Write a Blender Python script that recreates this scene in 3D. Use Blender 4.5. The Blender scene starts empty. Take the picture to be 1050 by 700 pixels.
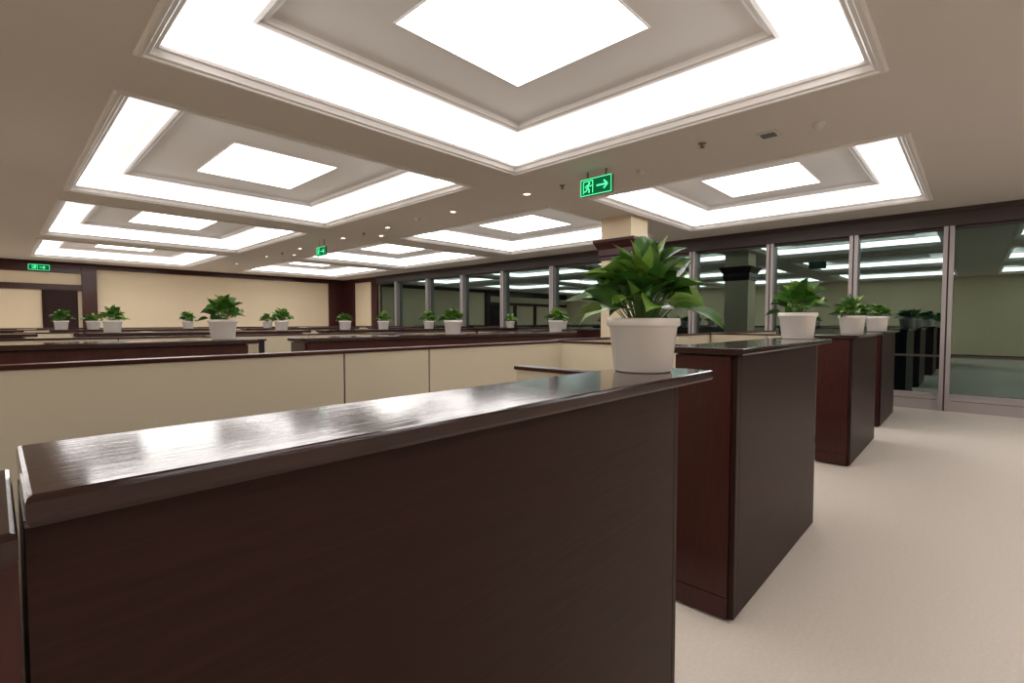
import bpy, math, random
from mathutils import Vector, Matrix

# ------------------------------------------------------------------ materials
def mat_new(name):
    m = bpy.data.materials.new(name); m.use_nodes = True
    return m, m.node_tree, m.node_tree.nodes['Principled BSDF']

def mat_plain(name, col, rough=0.6, noise=0.0, nscale=20, metal=0.0, bump=0.0, bscale=200, coat=0.0):
    m, nt, b = mat_new(name)
    b.inputs['Base Color'].default_value = (*col, 1)
    b.inputs['Roughness'].default_value = rough
    b.inputs['Metallic'].default_value = metal
    b.inputs['Coat Weight'].default_value = coat
    b.inputs['Coat Roughness'].default_value = 0.08
    tc = nt.nodes.new('ShaderNodeTexCoord')
    if noise > 0:
        n = nt.nodes.new('ShaderNodeTexNoise'); n.inputs['Scale'].default_value = nscale
        n.inputs['Detail'].default_value = 4
        r = nt.nodes.new('ShaderNodeMix'); r.data_type = 'RGBA'
        r.inputs[6].default_value = (*[c*(1-noise) for c in col], 1)
        r.inputs[7].default_value = (*[min(1, c*(1+noise)) for c in col], 1)
        nt.links.new(tc.outputs['Object'], n.inputs['Vector'])
        nt.links.new(n.outputs['Fac'], r.inputs[0])
        nt.links.new(r.outputs[2], b.inputs['Base Color'])
    if bump > 0:
        n2 = nt.nodes.new('ShaderNodeTexNoise'); n2.inputs['Scale'].default_value = bscale
        bp = nt.nodes.new('ShaderNodeBump'); bp.inputs['Strength'].default_value = bump
        bp.inputs['Distance'].default_value = 0.004
        nt.links.new(tc.outputs['Object'], n2.inputs['Vector'])
        nt.links.new(n2.outputs['Fac'], bp.inputs['Height'])
        nt.links.new(bp.outputs['Normal'], b.inputs['Normal'])
    return m

def mat_wood(name, c1, c2, rough, stretch, coat=0.3, spec=0.5, bump=0.0):
    m, nt, b = mat_new(name)
    tc = nt.nodes.new('ShaderNodeTexCoord')
    mp = nt.nodes.new('ShaderNodeMapping'); mp.inputs['Scale'].default_value = stretch
    n = nt.nodes.new('ShaderNodeTexNoise'); n.inputs['Scale'].default_value = 6
    n.inputs['Detail'].default_value = 8; n.inputs['Distortion'].default_value = 0.4
    cr = nt.nodes.new('ShaderNodeValToRGB')
    cr.color_ramp.elements[0].position = 0.3; cr.color_ramp.elements[0].color = (*c1, 1)
    cr.color_ramp.elements[1].position = 0.72; cr.color_ramp.elements[1].color = (*c2, 1)
    nt.links.new(tc.outputs['Object'], mp.inputs['Vector'])
    nt.links.new(mp.outputs['Vector'], n.inputs['Vector'])
    nt.links.new(n.outputs['Fac'], cr.inputs['Fac'])
    nt.links.new(cr.outputs['Color'], b.inputs['Base Color'])
    b.inputs['Roughness'].default_value = rough
    b.inputs['Coat Weight'].default_value = coat
    b.inputs['Coat Roughness'].default_value = 0.10
    b.inputs['Specular IOR Level'].default_value = spec
    if bump > 0:
        bp = nt.nodes.new('ShaderNodeBump'); bp.inputs['Strength'].default_value = bump
        bp.inputs['Distance'].default_value = 0.001
        nt.links.new(n.outputs['Fac'], bp.inputs['Height'])
        nt.links.new(bp.outputs['Normal'], b.inputs['Normal'])
    return m

def mat_emit(name, col, s):
    m = bpy.data.materials.new(name); m.use_nodes = True
    nt = m.node_tree; nt.nodes.clear()
    o = nt.nodes.new('ShaderNodeOutputMaterial'); e = nt.nodes.new('ShaderNodeEmission')
    e.inputs['Color'].default_value = (*col, 1); e.inputs['Strength'].default_value = s
    nt.links.new(e.outputs[0], o.inputs['Surface'])
    return m

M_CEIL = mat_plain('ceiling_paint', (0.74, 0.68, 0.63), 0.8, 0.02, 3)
M_TRIM = mat_plain('plaster_moulding', (0.84, 0.81, 0.79), 0.6)
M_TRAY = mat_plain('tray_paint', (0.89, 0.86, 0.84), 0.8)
M_BAND = mat_emit('cove_led_diffuser', (1.0, 0.955, 0.935), 8.5)
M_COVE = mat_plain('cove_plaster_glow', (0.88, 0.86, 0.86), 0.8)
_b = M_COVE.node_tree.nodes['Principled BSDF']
_b.inputs['Emission Color'].default_value = (1.0, 0.97, 0.96, 1); _b.inputs['Emission Strength'].default_value = 0.4  # plaster's own emission stands in for light washing in from the LED strip
M_PANEL = mat_emit('luminous_panel', (1.0, 0.965, 0.92), 7.0)
M_CARPET = mat_plain('carpet', (0.645, 0.585, 0.52), 0.95, 0.10, 60, bump=0.5, bscale=350)
M_WALL = mat_plain('beige_wall', (0.76, 0.64, 0.46), 0.75, 0.02, 3)
M_FABRIC = mat_plain('partition_fabric', (0.58, 0.51, 0.375), 0.9, 0.04, 300, bump=0.2, bscale=500)
M_TOP = mat_wood('polished_mahogany_top', (0.014, 0.004, 0.004), (0.036, 0.009, 0.008), 0.10, (1, 14, 14), 0.2, 0.45, bump=0.25)
M_DARK = mat_wood('dark_mahogany_face', (0.020, 0.0075, 0.006), (0.031, 0.0115, 0.009), 0.42, (1.0, 20, 20), 0.0, 0.16)
M_RED = mat_wood('red_mahogany', (0.034, 0.007, 0.006), (0.058, 0.012, 0.010), 0.3, (14, 14, 1.0), 0.1, 0.3)
M_GROOVE = mat_plain('groove_black', (0.01, 0.008, 0.008), 0.8)
M_ALU = mat_plain('aluminium_frame', (0.36, 0.32, 0.32), 0.4, 0, metal=0.3)
M_ALUD = mat_plain('dark_frame', (0.04, 0.025, 0.022), 0.5)
M_POT = mat_plain('white_pot_plastic', (0.80, 0.76, 0.73), 0.3, coat=0.3)
M_SOIL = mat_plain('potting_soil', (0.04, 0.025, 0.015), 0.95, 0.4, 80)
M_LEAF1 = mat_plain('leaf_dark', (0.040, 0.13, 0.016), 0.35, 0.45, 25, coat=0.2)
M_LEAF2 = mat_plain('leaf_light', (0.16, 0.31, 0.04), 0.38, 0.45, 25, coat=0.2)
M_STEM = mat_plain('leaf_stem', (0.10, 0.22, 0.05), 0.5)
M_SIGNBACK = mat_plain('sign_housing', (0.02, 0.10, 0.05), 0.4)
M_SIGN = mat_emit('sign_green', (0.10, 1.0, 0.38), 1.6)
M_SIGNFACE = mat_emit('sign_face_dark_green', (0.01, 0.20, 0.07), 0.6)
M_WHITE = mat_plain('white_plastic', (0.75, 0.73, 0.70), 0.4)
M_GREY = mat_plain('grey_metal', (0.25, 0.24, 0.23), 0.4, metal=0.5)
M_DL = mat_emit('downlight_lamp', (1.0, 0.85, 0.62), 12)

def glass():
    m = bpy.data.materials.new('coated_glass'); m.use_nodes = True
    nt = m.node_tree; nt.nodes.clear()
    o = nt.nodes.new('ShaderNodeOutputMaterial')
    g = nt.nodes.new('ShaderNodeBsdfGlossy'); g.inputs['Roughness'].default_value = 0.0
    g.inputs['Color'].default_value = (0.78, 1.0, 0.94, 1)
    t = nt.nodes.new('ShaderNodeBsdfTransparent'); t.inputs['Color'].default_value = (0.45, 0.55, 0.52, 1)
    mx = nt.nodes.new('ShaderNodeMixShader'); mx.inputs[0].default_value = 0.17
    nt.links.new(t.outputs[0], mx.inputs[1]); nt.links.new(g.outputs[0], mx.inputs[2])
    nt.links.new(mx.outputs[0], o.inputs['Surface'])
    return m
M_GLASS = glass()

# ------------------------------------------------------------------ mesh builder
class B:
    def __init__(s): s.v = []; s.f = []; s.m = []; s.mats = []; s.sm = []
    def mi(s, m):
        if m not in s.mats: s.mats.append(m)
        return s.mats.index(m)
    def face(s, pts, m, smooth=False):
        i = len(s.v); s.v += [tuple(p) for p in pts]; s.f.append(list(range(i, i+len(pts)))); s.m.append(s.mi(m)); s.sm.append(smooth)
    def box(s, x0, x1, y0, y1, z0, z1, m):
        i = len(s.v)
        s.v += [(x0,y0,z0),(x1,y0,z0),(x1,y1,z0),(x0,y1,z0),(x0,y0,z1),(x1,y0,z1),(x1,y1,z1),(x0,y1,z1)]
        for q in ((0,3,2,1),(4,5,6,7),(0,1,5,4),(1,2,6,5),(2,3,7,6),(3,0,4,7)):
            s.f.append([i+k for k in q]); s.m.append(s.mi(m)); s.sm.append(False)
    def rings(s, rect, prof, mats, cap=None):
        x0,x1,y0,y1 = rect; loops = []
        for (d,z) in prof:
            i = len(s.v); s.v += [(x0+d,y0+d,z),(x1-d,y0+d,z),(x1-d,y1-d,z),(x0+d,y1-d,z)]; loops.append(i)
        for k in range(len(prof)-1):
            a,b = loops[k],loops[k+1]
            mm = mats[k] if isinstance(mats, list) else mats
            for j in range(4):
                j2=(j+1)%4
                s.f.append([a+j,a+j2,b+j2,b+j]); s.m.append(s.mi(mm)); s.sm.append(False)
        if cap:
            a = loops[-1]; s.f.append([a,a+1,a+2,a+3]); s.m.append(s.mi(cap)); s.sm.append(False)
    def lathe(s, cx, cy, prof, m, n=32, capm=None):
        i0 = len(s.v)
        for (r,z) in prof:
            for k in range(n):
                a = 2*math.pi*k/n; s.v.append((cx+r*math.cos(a), cy+r*math.sin(a), z))
        for p in range(len(prof)-1):
            for k in range(n):
                k2=(k+1)%n
                s.f.append([i0+p*n+k, i0+p*n+k2, i0+(p+1)*n+k2, i0+(p+1)*n+k]); s.m.append(s.mi(m)); s.sm.append(True)
        if capm:
            s.f.append([i0+(len(prof)-1)*n+k for k in range(n)]); s.m.append(s.mi(capm)); s.sm.append(False)
    def mesh(s, name):
        me = bpy.data.meshes.new(name); me.from_pydata(s.v, [], s.f)
        for m in s.mats: me.materials.append(m)
        me.polygons.foreach_set('material_index', s.m)
        me.polygons.foreach_set('use_smooth', s.sm)
        me.update(); return me
    def obj(s, name, bevel=0, loc=(0,0,0)):
        o = bpy.data.objects.new(name, s.mesh(name)); bpy.context.collection.objects.link(o); o.location = loc
        if bevel:
            md = o.modifiers.new('bevel','BEVEL'); md.width = bevel; md.segments = 2; md.limit_method='ANGLE'
        return o

# ------------------------------------------------------------------ room
X0, X1, Y0, Y1, ZC = -4.9, 9.8, -5.3, 18.6, 3.0
b = B(); b.box(X0, X1+0.3, Y0, Y1, -0.1, 0, M_CARPET); b.obj('floor')

cx = [(-4.25,-0.80),(0.65,4.10),(5.56,8.78)]
cy = [(-3.95,-0.50),(0.47,3.83),(4.52,8.36),(9.05,12.9),(13.6,17.4)]
xs = [X0]+[v for c in cx for v in c]+[X1]
ys = [Y0]+[v for c in cy for v in c]+[Y1]
b = B()
for i in range(len(xs)-1):
    for j in range(len(ys)-1):
        if i%2==1 and j%2==1: continue
        b.face([(xs[i],ys[j],ZC),(xs[i],ys[j+1],ZC),(xs[i+1],ys[j+1],ZC),(xs[i+1],ys[j],ZC)], M_CEIL)
b.obj('ceiling')

def coffer(r):
    b = B(); x0,x1,y0,y1 = r
    T = M_TRIM; zt=3.20; I = 0.50
    prof = [(-0.01,3.0),(-0.01,2.985),(0.005,2.976),(0.03,2.976),(0.038,2.988),(0.06,2.993),(0.07,3.012),(0.08,3.028),(0.10,3.032),(0.11,3.045),(0.112,3.055)]
    b.rings(r, prof, T)
    # LED upstand behind the moulding, washing the flat cove, whose plaster has added emission
    b.rings(r, [(0.112,3.055),(0.114,3.175)], M_BAND)
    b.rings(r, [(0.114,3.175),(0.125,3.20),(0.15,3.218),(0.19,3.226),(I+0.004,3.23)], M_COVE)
    prof3 = [(I+0.004,3.23),(I+.002,zt),(I+0.006,zt-.010),(I+0.028,zt-.016),(I+0.038,zt-.004),(I+0.062,zt-.002),(I+0.072,zt+.012),(I+0.09,zt+.026)]
    b.rings(r, prof3, T)
    zp=zt+.026
    xm,ym = (x0+x1)/2,(y0+y1)/2
    px = 0.58; py = 0.58+((y1-y0)-3.36)/4
    D=I+.09
    a = [(x0+D,y0+D),(x1-D,y0+D),(x1-D,y1-D),(x0+D,y1-D)]
    c = [(xm-px,ym-py),(xm+px,ym-py),(xm+px,ym+py),(xm-px,ym+py)]
    for k in range(4):
        k2=(k+1)%4
        b.face([(*a[k],zp),(*a[k2],zp),(*c[k2],zp),(*c[k],zp)], M_TRAY)
    pr = (xm-px,xm+px,ym-py,ym+py)
    b.rings(pr, [(0,zp),(0,zp-.008),(0.010,zp-.008),(0.010,zp+.004)], T)
    b.face([(pr[0]+.010,pr[2]+.010,zp-.004),(pr[0]+.010,pr[3]-.010,zp-.004),(pr[1]-.010,pr[3]-.010,zp-.004),(pr[1]-.010,pr[2]+.010,zp-.004)], M_PANEL)
    b.obj('coffer_ceiling_light')
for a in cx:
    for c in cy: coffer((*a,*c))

# walls
b = B()
b.box(X0,X1+0.3,Y1,Y1+0.1,0,ZC,M_WALL); b.obj('wall_north')
b = B(); b.box(X0-0.1,X0,Y0,Y1,0,ZC,M_WALL); b.obj('wall_west')
b = B(); b.box(X0,X1+0.3,Y0-0.1,Y0,0,ZC,M_WALL); b.obj('wall_south')
b = B(); b.box(X1,X1+0.1,16.1,Y1,0,ZC,M_WALL); b.obj('wall_east')

# mahogany trim on north wall
b = B()
b.box(1.75,X1,Y1-0.06,Y1,2.84,ZC,M_RED)
b.box(X0,X1,Y1-0.07,Y1,2.93,ZC,M_RED)
b.box(1.75,2.08,Y1-0.12,Y1,0,ZC,M_RED)
b.box(9.1,9.8,Y1-0.10,Y1,0,ZC,M_RED)
b.box(2.08,9.1,Y1-0.04,Y1,0,1.0,M_RED)
b.box(X0,1.75,Y1-0.08,Y1,2.22,2.38,M_RED)
b.box(X0,1.75,Y1-0.08,Y1,2.70,2.93,M_RED)
for sx in (-3.6,-1.9,-0.2):
    b.box(sx-0.1,sx+0.1,Y1-0.09,Y1,0,2.3,M_RED)
b.obj('trim_1', 0.004)
b = B()
b.box(0.92,1.66,Y1-0.06,Y1-0.004,0,2.22,M_DARK); b.box(0.98,1.60,Y1-0.075,Y1-.01,0.15,1.0,M_RED); b.box(0.98,1.60,Y1-0.075,Y1-.01,1.1,2.12,M_DARK)
b.box(1.02,1.05,Y1-0.13,Y1-0.07,1.0,1.04,M_GREY)
b.obj('door_1', 0.004)
# east return trim
b = B()
b.box(X1-0.08,X1,16.05,16.45,0,ZC,M_RED)
b.box(X1-0.08,X1,17.75,Y1-0.12,0,ZC,M_RED)
b.box(X1-0.05,X1,16.45,17.75,2.84,ZC,M_RED)
b.obj('trim_2', 0.004)
# header beam above the windows
b = B()
b.box(X1-0.10,X1+0.1,Y0,16.05,2.74,ZC,M_ALUD)
b.box(X1-0.13,X1-0.10,Y0,16.05,2.93,ZC,M_ALUD)
b.obj('trim_3', 0.003)
# baseboards
b = B(); b.box(X0,X0+0.02,Y0,Y1,0,0.12,M_RED); b.obj('baseboard_west')
b = B(); b.box(X0+.02,X1,Y0,Y0+0.02,0,0.12,M_RED); b.obj('baseboard_south')

# windows
mull = [-5.2,-4.0,-2.8,-1.9,-0.85,0.315,1.48,2.74,4.18,6.0,7.82,9.57,11.27,13.0,14.8,16.0]
for i in range(len(mull)-1):
    y0,y1 = mull[i],mull[i+1]
    w = 0.06
    b = B()
    b.box(X1+0.03,X1+0.035,y0,y1,0.2,2.78,M_GLASS)
    b.box(X1,X1+0.07,y0+w,y1-w,0.20,0.25,M_ALU)
    b.box(X1,X1+0.07,y0+w,y1-w,2.70,2.74,M_ALUD)
    b.box(X1-0.01,X1+0.02,y0+w,y1-w,0.80,0.83,M_ALUD)
    b.box(X1-0.06,X1+0.1,y0+w,y1-w,0,0.20,M_ALU)
    b.box(X1-0.065,X1-0.06,y0+w+.02,y1-w-.02,0.155,0.16,M_GROOVE)
    # mullion at y0
    b.box(X1-0.10,X1+0.1,y0-w,y0-0.010,0,2.74,M_ALU)
    b.box(X1-0.10,X1+0.1,y0+0.010,y0+w,0,2.74,M_ALU)
    b.box(X1-0.07,X1+0.1,y0-0.010,y0+0.010,0,2.74,M_ALUD)
    b.obj('window_%d'%(i+1))

# column
b = B()
cxa,cxb,cya,cyb = 6.85,7.38,3.93,4.47
b.box(cxa,cxb,cya,cyb,0,3.0,M_WALL)
b.box(cxa-.015,cxb+.015,cya-.015,cyb+.015,0,0.9,M_RED)
r=(cxa,cxb,cya,cyb)
b.rings(r,[(0,2.32),(-.02,2.33),(-.02,2.38),(-.035,2.40),(-.035,2.50),(-.06,2.53),(-.08,2.58),(-.10,2.61),(-.10,2.65),(0,2.65)],M_RED)
b.obj('column')

# ------------------------------------------------------------------ furniture
def cabinet(x0,x1,y0,y1,zt,oh_l=0.03,oh_r=0.15,th=0.032,sl=0.045,sr=0.0,face=None):
    """storage cabinet: body x0..x1, y0..y1; polished top with overhang"""
    face = face or M_DARK
    b = B(); zb = zt-th
    e=0.003
    b.box(x0+.02,x1-.02,y0+.02,y1-.02,0,0.06,M_GROOVE)
    b.box(x0+.002,x1-.002,y0+.006,y1-.006,0.02,zb-0.012,M_DARK)
    # front (-y) skins, separated by a shadow gap
    xa=x0; xb=x1
    if sl: b.box(x0,x0+sl,y0,y0+.02,0.015,zb-.006,face); xa=x0+sl+e
    if sr: b.box(x1-sr,x1,y0,y0+.02,0.015,zb-.006,face); xb=x1-sr-e
    b.box(xa,xb,y0,y0+.02,0.015,zb-.006,face)
    # back skin
    b.box(x0,x1,y1-.02,y1,0.015,zb-.006,M_DARK)
    # end panels (mahogany) with skirting; redder than the front, light difference put into colour
    ol=min(.012,oh_l)
    for xa,xb in ((x0-ol,x0+.004),(x1-.004,x1+min(.012,oh_r))):
        b.box(xa,xb,y0+.025,y1-.005,0.11,zb-.006,M_RED)
        b.box(xa,xb,y0+.025,y1-.005,0.012,0.106,M_RED)
    # shadow reveal under the top
    b.box(x0+.006,x1-.006,y0+.006,y1-.006,zb-.014,zb,M_GROOVE)
    # top with eased profile
    rr=(x0-oh_l,x1+oh_r,y0-.035,y1+.02)
    b.rings(rr,[(0.010,zb),(0.003,zb+.003),(0,zb+.009),(0,zt-.006),(0.0015,zt-.0015),(0.005,zt)],M_TOP,cap=M_TOP)
    b.face([(rr[0]+.010,rr[2]+.010,zb),(rr[1]-.010,rr[2]+.010,zb),(rr[1]-.010,rr[3]-.010,zb),(rr[0]+.010,rr[3]-.010,zb)],M_TOP)
    return b.obj('storage_cabinet')

def partition_x(x0,x1,y,zt,th=0.06,seams=0.85,cuts=None):
    b = B()
    if cuts is None:
        n=max(1,round((x1-x0)/seams)); w=(x1-x0)/n; cuts=[x0+k*w for k in range(n+1)]
    for k in range(len(cuts)-1):
        b.box(cuts[k]+.004,cuts[k+1]-.004,y-th/2,y+th/2,0.08,zt-.016,M_FABRIC)
    b.box(x0,x1,y-th/2+.008,y+th/2-.008,0.0,zt-.012,M_GROOVE)
    b.box(x0-.005,x1+.005,y-th/2-.006,y+th/2+.006,zt-.016,zt,M_RED)
    return b.obj('office_partition', 0.002)

def partition_y(x,y0,y1,zt,th=0.06,seams=0.85):
    b = B(); n=max(1,round((y1-y0)/seams)); w=(y1-y0)/n
    for k in range(n):
        b.box(x-th/2,x+th/2,y0+k*w+.004,y0+(k+1)*w-.004,0.08,zt-.016,M_FABRIC)
    b.box(x-th/2+.008,x+th/2-.008,y0,y1,0.0,zt-.012,M_GROOVE)
    b.box(x-th/2-.006,x+th/2+.006,y0-.005,y1+.005,zt-.016,zt,M_RED)
    return b.obj('office_partition', 0.002)

def desk(x0,x1,y0,y1):
    b = B()
    b.box(x0,x1,y0,y1,0.715,0.745,M_TOP)
    b.box(x0+.02,x0+.05,y0+.03,y1-.03,0,0.715,M_RED)
    b.box(x1-.45,x1-.02,y0+.03,y1-.03,0.03,0.715,M_RED)
    for k in range(3): b.box(x1-.44,x1-.03,y0+.015,y0+.03,0.06+k*.215,0.26+k*.215,M_DARK)
    b.box(x0+.05,x1-.45,y1-.08,y1-.06,0.25,0.715,M_RED)
    return b.obj('office_desk', 0.003)

# front row beside the aisle
cabinet(-1.75,0.009,0.625,0.84,1.150,0.0,0.0,sl=0,face=M_RED)
cabinet(0.014,1.38,0.630,0.835,1.178,0.0,0.17,sl=0,sr=0.02)
cabinet(2.20,3.66,0.74,1.02,1.217,0.04,0.26)
cabinet(5.35,6.82,0.80,1.08,1.210,0.04,0.2)
cabinet(7.65,9.0,0.84,1.12,1.210,0.04,0.15)
partition_y(1.66,0.98,1.52,1.13)
partition_x(-1.9,2.92,2.30,1.190,cuts=[-1.9,-0.35,1.19,1.71,2.92])
partition_y(2.95,1.06,2.26,1.190)
partition_x(3.05,9.0,2.45,1.190)
partition_y(6.2,1.12,2.40,1.190)
partition_y(-1.85,0.9,2.25,1.190)
desk(-1.6,-0.2,1.5,2.2); desk(0.1,1.5,1.6,2.2); desk(3.2,4.8,1.7,2.4); desk(6.4,8.0,1.7,2.4)

# second bank
cabinet(-2.6,1.20,3.65,3.93,1.21,0.03,0.06,face=M_RED)
cabinet(1.62,4.75,3.65,3.93,1.21,0.03,0.25,face=M_RED)
cabinet(5.7,8.9,4.95,5.2,1.21,0.03,0.03,face=M_RED)
for yc,yp,zz in ((3.93,5.4,1.20),(7.18,8.5,1.20),(10.48,11.8,1.20),(13.7,15.0,1.20)):
    partition_x(-2.6,4.9,yp,zz)
    if yp>6: partition_x(5.8,9.0,yp,zz)
    for xp in (-1.2,1.42,3.1,4.95):
        partition_y(xp,yc+.08,yp-.05,zz)
for yy in (6.9,10.2,13.42):
    cabinet(-2.6,0.2,yy,yy+.28,1.21,0.03,0.1,face=M_RED)
    cabinet(0.6,3.0,yy,yy+.28,1.21,0.03,0.1,face=M_RED)
    cabinet(3.35,5.6,yy,yy+.28,1.21,0.03,0.1,face=M_RED)
    cabinet(6.1,8.9,yy,yy+.28,1.21,0.03,0.1,face=M_RED)

# ------------------------------------------------------------------ plants
def leaf(b, base, az, elev, L, W, droop, roll, m):
    n=7
    pos = Vector(base); e = elev
    fw = Vector((math.cos(az),math.sin(az),0)); side0 = Vector((-math.sin(az),math.cos(az),0))
    wprof=[0.12,0.74,0.98,1.0,0.86,0.58,0.24,0.0]
    rows=[]
    for i in range(n+1):
        d = fw*math.cos(e)+Vector((0,0,math.sin(e)))
        up = -fw*math.sin(e)+Vector((0,0,math.cos(e)))
        side = (side0*math.cos(roll)+up*math.sin(roll)); up2=(up*math.cos(roll)-side0*math.sin(roll))
        w = W*0.5*wprof[i]
        rows.append((pos+side*w+up2*w*0.35, pos+side*w*.5+up2*w*.10, Vector(pos), pos-side*w*.5+up2*w*.10, pos-side*w+up2*w*0.35))
        pos = pos + d*(L/n); e -= droop/n
    i0=len(b.v)
    for r in rows: b.v += [tuple(p) for p in r]
    for i in range(n):
        for k in range(4):
            a=i0+i*5+k
            b.f.append([a,a+1,a+6,a+5]); b.m.append(b.mi(m)); b.sm.append(True)

def stem(b, p0, p1, r):
    p0=Vector(p0);p1=Vector(p1); mid=(p0+p1)/2+Vector((0,0,0.02))
    pts=[p0,mid,p1]; i0=len(b.v)
    for p in pts:
        for k in range(4):
            a=k*math.pi/2; b.v.append((p.x+r*math.cos(a),p.y+r*math.sin(a),p.z))
    for s in range(2):
        for k in range(4):
            k2=(k+1)%4
            b.f.append([i0+s*4+k,i0+s*4+k2,i0+s*4+4+k2,i0+s*4+4+k]); b.m.append(b.mi(M_STEM)); b.sm.append(True)

def plant_mesh(seed, nleaf=70, spread=1.0, tall=1.0, lsc=1.0):
    rnd=random.Random(seed); b=B()
    # pot (top diameter 0.20)
    b.lathe(0,0,[(0.0,0.0),(0.078,0.0),(0.082,0.004),(0.096,0.128),(0.100,0.130),(0.104,0.134),(0.104,0.150),(0.101,0.154),(0.096,0.153),(0.094,0.138)],M_POT,36)
    b.lathe(0,0,[(0.095,0.138),(0.05,0.142),(0.001,0.143)],M_SOIL,24)
    for i in range(nleaf):
        t=(i+0.5)/nleaf           # 0 = centre/top, 1 = outer/bottom
        az=i*2.39996+rnd.uniform(-.35,.35)
        rs=(0.01+0.085*t**0.8*rnd.uniform(.7,1.25))*spread
        hs=0.143+(0.11*(1-t)**0.8*rnd.uniform(.4,1.25)+0.02+rnd.uniform(0,.03))*tall
        base=(rs*math.cos(az),rs*math.sin(az),hs)
        stem(b,(rs*.35*math.cos(az),rs*.35*math.sin(az),0.14),base,0.0022)
        elev=math.radians(68-62*t+rnd.uniform(-26,26))
        L=rnd.uniform(.078,.125)*(0.88+0.15*t)*lsc; W=L*rnd.uniform(.54,.74)
        leaf(b,base,az+rnd.uniform(-.9,.9),elev,L,W,rnd.uniform(.1,1.2),rnd.uniform(-.8,.8), M_LEAF2 if rnd.random()<.42 else M_LEAF1)
    return b.mesh('potted_plant')

PM=[plant_mesh(5,88,1.12,1.05,1.12),plant_mesh(11,52,1.0,.85,1.05),plant_mesh(17,48,.95,.7,1.0),plant_mesh(29,42,.9,.6,.95)]
def plant(x,y,z,s,k,rot=0.0):
    o=bpy.data.objects.new('potted_plant',PM[k]); bpy.context.collection.objects.link(o)
    o.location=(x,y,z); o.scale=(s,s,s); o.rotation_euler=(0,0,rot)
plant(1.385,0.750,1.1785,1.06,0,0.4)
plant(3.70,0.865,1.2175,1.13,1,1.0)
plant(6.12,0.93,1.2105,1.20,2,2.0)
plant(7.90,0.93,1.2105,1.25,3,0.5)
zz=1.2105
plant(1.09,3.79,zz,.88,1,2.2); plant(4.80,3.79,zz,.9,2,.3); plant(3.15,3.79,zz,.88,3,1.3)
for i,(x,y) in enumerate([(5.3,7.04),(4.38,7.04),(3.71,7.04),(2.76,7.04),(3.78,10.34),(2.9,10.34),(2.41,10.34),(0.914,7.04),(1.1,10.34),(0.72,10.34),(7.4,7.04),(8.2,5.08),(6.6,5.08)]):
    plant(x,y,zz,.9,1+i%3,i*0.9)

# ------------------------------------------------------------------ signs and ceiling fittings
def seg(b,P,a,c,w,m):
    (u0,v0),(u1,v1)=a,c; dx,dy=u1-u0,v1-v0; l=math.hypot(dx,dy); nx,ny=-dy/l*w/2,dx/l*w/2
    b.face([P(u0+nx,v0+ny),P(u1+nx,v1+ny),P(u1-nx,v1-ny),P(u0-nx,v0-ny)],m)
def disc(b,P,c,r,m): b.face([P(c[0]+r*math.cos(t*math.pi/8),c[1]+r*math.sin(t*math.pi/8)) for t in range(16)],m)
def exit_sign(center, axis, w=0.42, h=0.19, hang=True):
    b=B(); cxx,cyy,cz=center; t=0.02
    if axis=='y':   # face looks toward -x, reads toward -y
        b.box(cxx-t,cxx+t,cyy-w/2,cyy+w/2,cz-h/2,cz+h/2,M_SIGNBACK)
        P=lambda u,v:(cxx-t-.002,cyy-u,cz+v); P0=lambda u,v:(cxx-t-.001,cyy-u,cz+v)
        if hang:
            for s in (-.12,.12): b.box(cxx-.008,cxx+.008,cyy+s-.008,cyy+s+.008,cz+h/2,2.999,M_GREY)
    else:           # face looks toward -y, reads toward +x
        b.box(cxx-w/2,cxx+w/2,cyy-t,cyy+t,cz-h/2,cz+h/2,M_SIGNBACK)
        P=lambda u,v:(cxx+u,cyy-t-.002,cz+v); P0=lambda u,v:(cxx+u,cyy-t-.001,cz+v)
    b.face([P0(-w/2,-h/2),P0(w/2,-h/2),P0(w/2,h/2),P0(-w/2,h/2)],M_SIGNFACE)
    k=h/0.19; bw=.008
    for (a,c) in (((-w/2,-h/2+bw/2),(w/2,-h/2+bw/2)),((-w/2,h/2-bw/2),(w/2,h/2-bw/2)),((-w/2+bw/2,-h/2),(-w/2+bw/2,h/2)),((w/2-bw/2,-h/2),(w/2-bw/2,h/2))):
        seg(b,P,a,c,bw,M_SIGN)
    S=lambda a,c,ww=.016: seg(b,P,(a[0]*k,a[1]*k),(c[0]*k,c[1]*k),ww*k,M_SIGN)
    # doorway
    S((-.165,-.07),(-.165,.072),.010); S((-.165,.068),(-.035,.068),.010); S((-.04,.068),(-.04,-.07),.010)
    # running figure
    disc(b,P,(-.088*k,.043*k),.014*k,M_SIGN)
    S((-.098,.028),(-.112,-.012),.024); S((-.112,-.012),(-.085,-.032),.015); S((-.085,-.032),(-.092,-.066),.014)
    S((-.112,-.012),(-.128,-.042),.015); S((-.128,-.042),(-.152,-.046),.013)
    S((-.098,.024),(-.070,.006),.011); S((-.070,.006),(-.054,.018),.010)
    S((-.100,.026),(-.132,.018),.011); S((-.132,.018),(-.140,-.006),.010)
    # arrow
    S((.01,0),(.15,0),.018); S((.155,0),(.105,.045),.018); S((.155,0),(.105,-.045),.018)
    b.obj('exit_sign')
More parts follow.
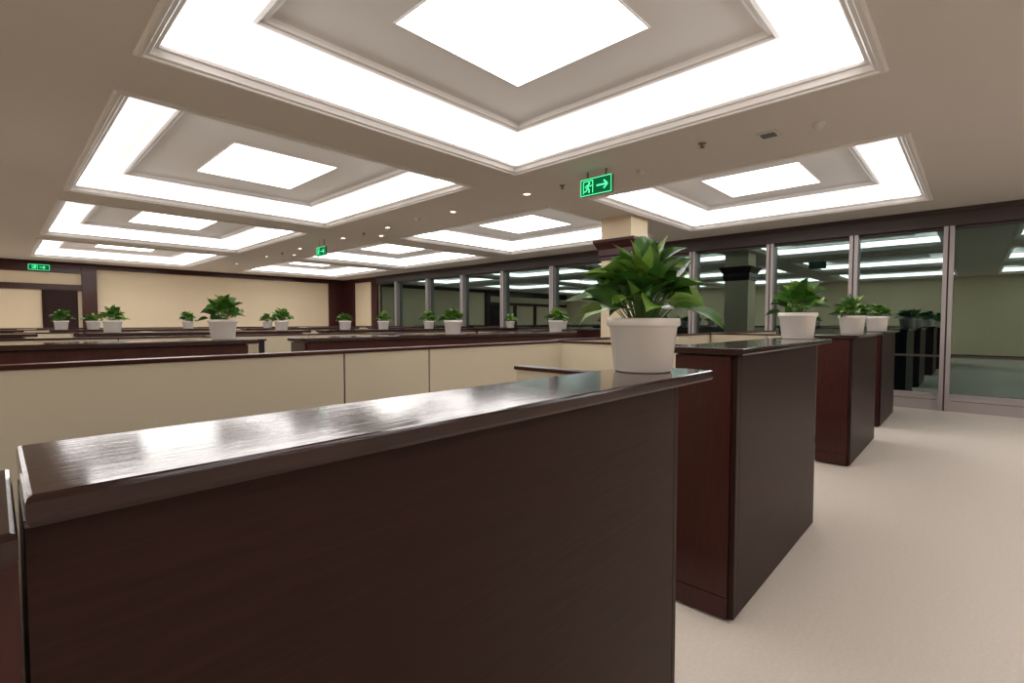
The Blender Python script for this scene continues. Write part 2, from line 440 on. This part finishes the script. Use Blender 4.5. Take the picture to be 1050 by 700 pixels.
exit_sign((4.62,3.08,2.83),'y',0.40,0.185)
exit_sign((4.62,9.7,2.76),'y',0.38,0.18)
exit_sign((0.88,18.47,2.81),'x',0.42,0.15)

def downlight(x,y):
    b=B(); b.lathe(x,y,[(0.062,2.999),(0.062,2.993),(0.045,2.991),(0.040,2.998)],M_WHITE,24)
    b.lathe(x,y,[(0.040,2.998),(0.001,2.998)],M_DL,24); b.obj('recessed_downlight')
for y in (4.3,5.8,7.6,9.2,11.2,13.2,15.4): downlight(4.83,y)
for y in (9.2,13.2): downlight(5.2,y-.8)
def detector(x,y):
    b=B(); b.lathe(x,y,[(0.055,2.999),(0.055,2.985),(0.045,2.978),(0.04,2.962),(0.022,2.952),(0.001,2.950)],M_WHITE,24); b.obj('smoke_detector')
detector(4.95,2.72); detector(4.75,6.6); detector(4.83,1.0)
def sprinkler(x,y):
    b=B(); b.lathe(x,y,[(0.035,2.999),(0.035,2.994),(0.012,2.99),(0.010,2.965),(0.022,2.962),(0.022,2.959),(0.001,2.958)],M_GREY,16); b.obj('fire_sprinkler')
for x,y in ((4.83,3.72),(4.83,8.4),(4.6,1.9),(4.83,12.2)): sprinkler(x,y)
b=B(); b.box(4.70,4.86,1.30,1.46,2.985,2.999,M_WHITE); b.box(4.72,4.84,1.32,1.44,2.983,2.985,M_GREY); b.obj('ceiling_vent')  # square vent in the ceiling strip

# ------------------------------------------------------------------ world + camera
w=bpy.data.worlds.new('World'); bpy.context.scene.world=w; w.use_nodes=True
w.node_tree.nodes['Background'].inputs[0].default_value=(0.01,0.014,0.02,1)
w.node_tree.nodes['Background'].inputs[1].default_value=0.35
cam=bpy.data.cameras.new('camera'); co=bpy.data.objects.new('camera',cam); bpy.context.collection.objects.link(co)
cam.sensor_width=36; cam.lens=502/1050*36; cam.clip_start=0.02
co.location=(0,0,1.33)
co.rotation_euler=(math.radians(90-2.28),0,math.radians(43.4-90))
bpy.context.scene.camera=co
sc=bpy.context.scene
sc.view_settings.view_transform='Standard'
sc.view_settings.look='None'
